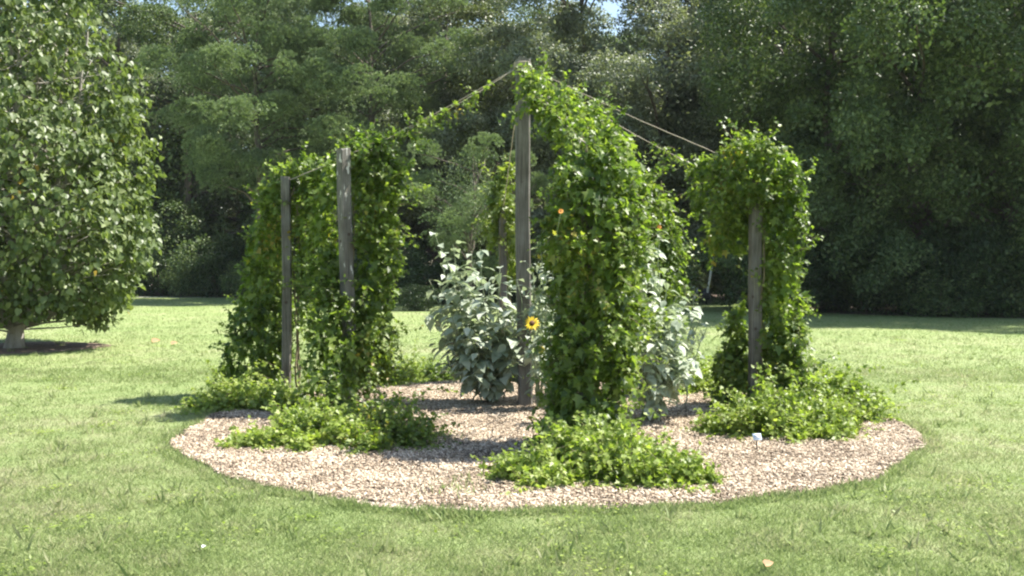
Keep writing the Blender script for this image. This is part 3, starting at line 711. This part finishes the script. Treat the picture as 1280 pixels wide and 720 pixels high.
def clover():
    L=Leaves()
    for i in range(150):
        d=4.9*(26/4.9)**rng.random(); x=(rng.random()*2-1)*(d*.55+.6)
        if np.hypot(x-BC[0],(d-BC[1])/1.05)<BR+.15 or np.hypot(x-TX,d-TY)<1.8: continue
        m=rng.integers(15,90); sp=rng.uniform(.05,.22)
        P=np.stack([x+rng.normal(size=m)*sp*1.3,d+rng.normal(size=m)*sp,rng.uniform(.015,.045,m)],-1)
        L.add(P,unit(rdir(m)*.4+np.array([0,0,1.])),rdir(m)*np.array([1,1,.2]),rng.uniform(.016,.034,m))
    tag(link('lawn_clover',L.mesh('lawn_clover','oak',M['cover'])),'light green clover and broad-leaved weeds scattered through the lawn','clover',kind='stuff')
clover()
# ------------------------------------------------------------------ silver-leaved sunflowers
M['petal']=simple('yellow_petal',(.9,.58,.02),.5); M['disc']=simple('flower_disc',(.10,.035,.012),.8); M['orange']=simple('orange_petal',(.8,.3,.02),.5)
def flower(parent,p,face,r,mat,name='flower'):
    """p relative to parent"""
    face=unit(np.array([face],float))[0]; a=unit(np.cross(face,[0,0,1])[None])[0]; b=np.cross(a,face)
    V=[];T=[]
    for k in range(16):
        th_=k*2*np.pi/16+rng.normal()*.06; d=a*math.cos(th_)+b*math.sin(th_); s=-a*math.sin(th_)+b*math.cos(th_); rr=r*rng.uniform(.9,1.1); i=len(V)
        cv=face*rng.uniform(-.1,.1)*r
        V+=[d*r*.25-s*r*.07,d*r*.25+s*r*.07,d*rr*.65+s*r*.13+face*r*.06,d*rr*.65-s*r*.13+face*r*.02,d*rr+cv]
        T+=[(i,i+1,i+2),(i,i+2,i+3),(i+3,i+2,i+4)]
    f=link(name,mesh_np('petals',np.array(V),np.array(T),mat),parent,tuple(p))
    V=[face*r*.14];T=[]
    for ring,(q,h_) in enumerate([(.18,.11),(.33,.04),(.34,-.05)]):
        for k in range(14):
            th_=k*2*np.pi/14; V.append((a*math.cos(th_)+b*math.sin(th_))*r*q+face*r*h_)
    for k in range(14):
        T.append((0,1+k,1+(k+1)%14))
        for g in range(2):
            i0=1+g*14+k; i1=1+g*14+(k+1)%14; T+= [(i0,i0+14,i1+14),(i0,i1+14,i1)]
    link('disc',mesh_np('disc',np.array(V),np.array(T),M['disc'],True),f)
def silver(base,tips,label,ls=.18,flowers=(),dn=1.0,low=.34):
    t=empty('silverleaf_sunflower',(base[0],base[1],0)); tag(t,label,'plant','silver-leaved sunflower plants inside the bed')
    loc=np.array([base[0],base[1],0]); L=Leaves(); st=Tubes()
    fl=[at(f[0],f[1],f[2])-loc for f in flowers]
    def stem(a,b,r,leaf=True,n=18):
        p=wander(a,b,n,.014); 
        bend=np.sin(np.linspace(0,np.pi/2,n))[:,None]
        st.add(p,np.linspace(r,r*.35,n),5)
        for i in range(n):
            u=i/(n-1)
            if not leaf or u<low: continue
            for j in range(2 if rng.random()<.35*dn else 1):
                out=rng.normal(size=3); out[2]=rng.uniform(-.5,.35); out=out/np.linalg.norm(out)
                pt=p[i]+out*.05
                if any(math.hypot(pt[0]-f[0],pt[2]-f[2])<.16 and pt[1]<f[1]+.1 for f in fl): continue
                s=ls*rng.uniform(.65,1.15)*(1 if u<.85 else .7)
                T=out+np.array([0,0,-.35]); Nn=np.array([0,0,1.])+out*.45+rng.normal(size=3)*.3
                L.add(pt[None],unit(Nn[None]),unit(T[None]),s)
                st.add(np.array([p[i],pt]),.002,3)
        return p
    for (px,py,d) in tips:
        e=at(px,py,d)-loc; a=np.array([rng.normal()*.07,rng.normal()*.07,0])
        p=stem(a,e,.011)
        for j in range(3):
            i=rng.integers(7,15); q=p[i]+np.array([rng.normal()*.16,rng.normal()*.14,rng.uniform(.12,.34)])
            stem(p[i],q,.005,n=7)
    for (px,py,d,r,mt,fc) in flowers:
        e=at(px,py,d)-loc; st.add(wander([0,0,.3],e-np.array([0,0,0]),14,.012),np.linspace(.006,.003,14),4)
        flower(t,e,fc,r,M[mt])
    link('stem',st.mesh('stem',M['greenstem']),t); link('foliage',L.mesh('foliage','silver',M['silver']),t)
b=gp(612,496)
silver((b[0],11.9),[(543,292,11.9),(552,330,11.7),(566,306,12.1),(575,340,11.7),(590,318,12.1),(600,312,11.8),(612,350,11.7),(625,338,12.0),(636,352,11.8),(560,385,11.5),(582,400,11.4),(606,385,11.4),
   (632,400,11.5),(570,430,11.5),(600,440,11.4),(645,420,11.5),(550,360,12.1),(620,430,11.7),(552,425,11.7),(556,455,11.8),(585,462,11.5),(610,466,11.4),(640,455,11.5),(540,395,11.9),(648,385,11.8),(536,350,12.2),(545,375,11.8),(640,420,11.6),(655,350,12.0)],
   'large silver-leaved plant left of the centre pole, leaves pale and drooping')
silver((PC[0]+.16,11.35),[(664,330,11.3),(676,300,11.2),(684,280,11.2),(670,360,11.1),(682,390,11.2),(660,420,11.1),(676,450,11.2),(646,350,11.35),(690,330,11.3)],
   'silver-leaved plant against the centre pole with yellow-rayed flowers',.125,[(665,404,9.6,.08,'petal',(.15,-1,.45)),(676,437,9.9,.042,'petal',(-.3,-1,.4)),(701,264,8.4,.025,'orange',(0,-1,.6))],.9)
b=gp(806,520)
silver((X(812,10.5),10.5),[(790,300,10.3),(806,270,10.4),(822,288,10.5),(815,330,10.2),(832,350,10.3),(800,360,10.0),(812,400,10.0),(838,400,10.1),(826,430,10.0),(846,440,10.2),(800,440,9.9),(812,480,10.0),(836,480,10.1),(856,430,10.4),(790,400,10.0),(845,370,10.5),(858,455,10.3),(795,330,10.0)],
   'bright silver-leaved plant right of the biggest vine column',.155,[(824,284,10.3,.026,'orange',(.1,-1,.3))],1.0)
silver((X(850,11.6),11.6),[(868,360,11.6),(878,382,11.5),(884,410,11.5),(866,400,11.4)],
   'thin sparse silver plant leaning right beside the bright silver one',.085,(),.35,.45)

# ------------------------------------------------------------------ small things
def boxmesh(name,dims,mat,bev=.15):
    x,y,z=[q/2 for q in dims]; c=min(dims)*bev
    V=[];T=[]
    for zz,k in ((-z,c),(-z+c,0),(z-c,0),(z,c)):
        V+=[(-x+k,-y+k,zz),(x-k,-y+k,zz),(x-k,y-k,zz),(-x+k,y-k,zz)]
    for i in range(3):
        for j in range(4): T.append((i*4+j,i*4+(j+1)%4,(i+1)*4+(j+1)%4,(i+1)*4+j))
    T+=[(3,2,1,0),(12,13,14,15)]
    return mesh_np(name,np.array(V),np.array(T),mat)
# plant label in the bed
a=gp(947,566)
t=empty('plant_label',(a[0],a[1],0)); tag(t,'small pale blue-white plant label on a dark stake by the right leafy patch','plant label')
tb=Tubes(); tb.add(np.array([[0,0,-.05],[0,0,.07],[0,-.005,.12]]),.006,6); link('stake',tb.mesh('stake',M['dark']),t)
o=link('plate',boxmesh('plate',(.078,.004,.06),simple('label_plate',(.55,.66,.8),.35)),t,(0,-.008,.135)); o.rotation_euler=(R(-30),0,R(12))
o2=link('card',boxmesh('card',(.05,.003,.03),M['white']),o,(0.006,-.0045,.004))
# raised barrier arm far behind
d=44.0; bx=X(882,d)
t=empty('barrier_gate',(bx,d,0)); tag(t,'white barrier arm tilted upright on a dark box, far across the lawn','barrier gate')
link('base_post',boxmesh('base_post',(.14,.14,.75),M['black'],.1),t,(0,0,.35)); link('counterweight',boxmesh('counterweight',(.36,.22,.36),M['black'],.1),t,(0,-.03,.42))
e=boxmesh('arm',(.085,.05,2.0),M['white'],.2); o=link('arm',e,t,(.22,-.12,1.5)); o.rotation_euler=(0,R(9.5),0)
x2=X(871,46)
o=link('white_marker_post',boxmesh('white_marker_post',(.1,.1,.7),M['white'],.2),None,(x2,46,.35)); tag(o,'short white post beside the barrier gate','post')
# fallen leaves
def fallen(px,py,s,col,label):
    a=gp(px,py); L=Leaves(); L.add(np.array([[0,0,.0]]),np.array([[.1,-.5,.9]]),np.array([[1,.3,.15]]),np.array([s]))
    o=link('fallen_leaf',L.mesh('fallen_leaf','heart',col),None,(a[0],a[1],.045)); tag(o,label,'leaf','fallen leaves on the lawn')
dry=simple('dry_leaf',(.42,.24,.13),.9)
fallen(957,718,.055,dry,'tan fallen leaf on the grass at the bottom edge of the picture')
fallen(189,429,.17,dry,'pale fallen leaf on the lawn right of the mulch ring'); fallen(213,432,.13,dry,'smaller pale fallen leaf beside the first one on the lawn')
fallen(250,695,.022,M['white'],'tiny white fallen petal on the grass at the lower left')
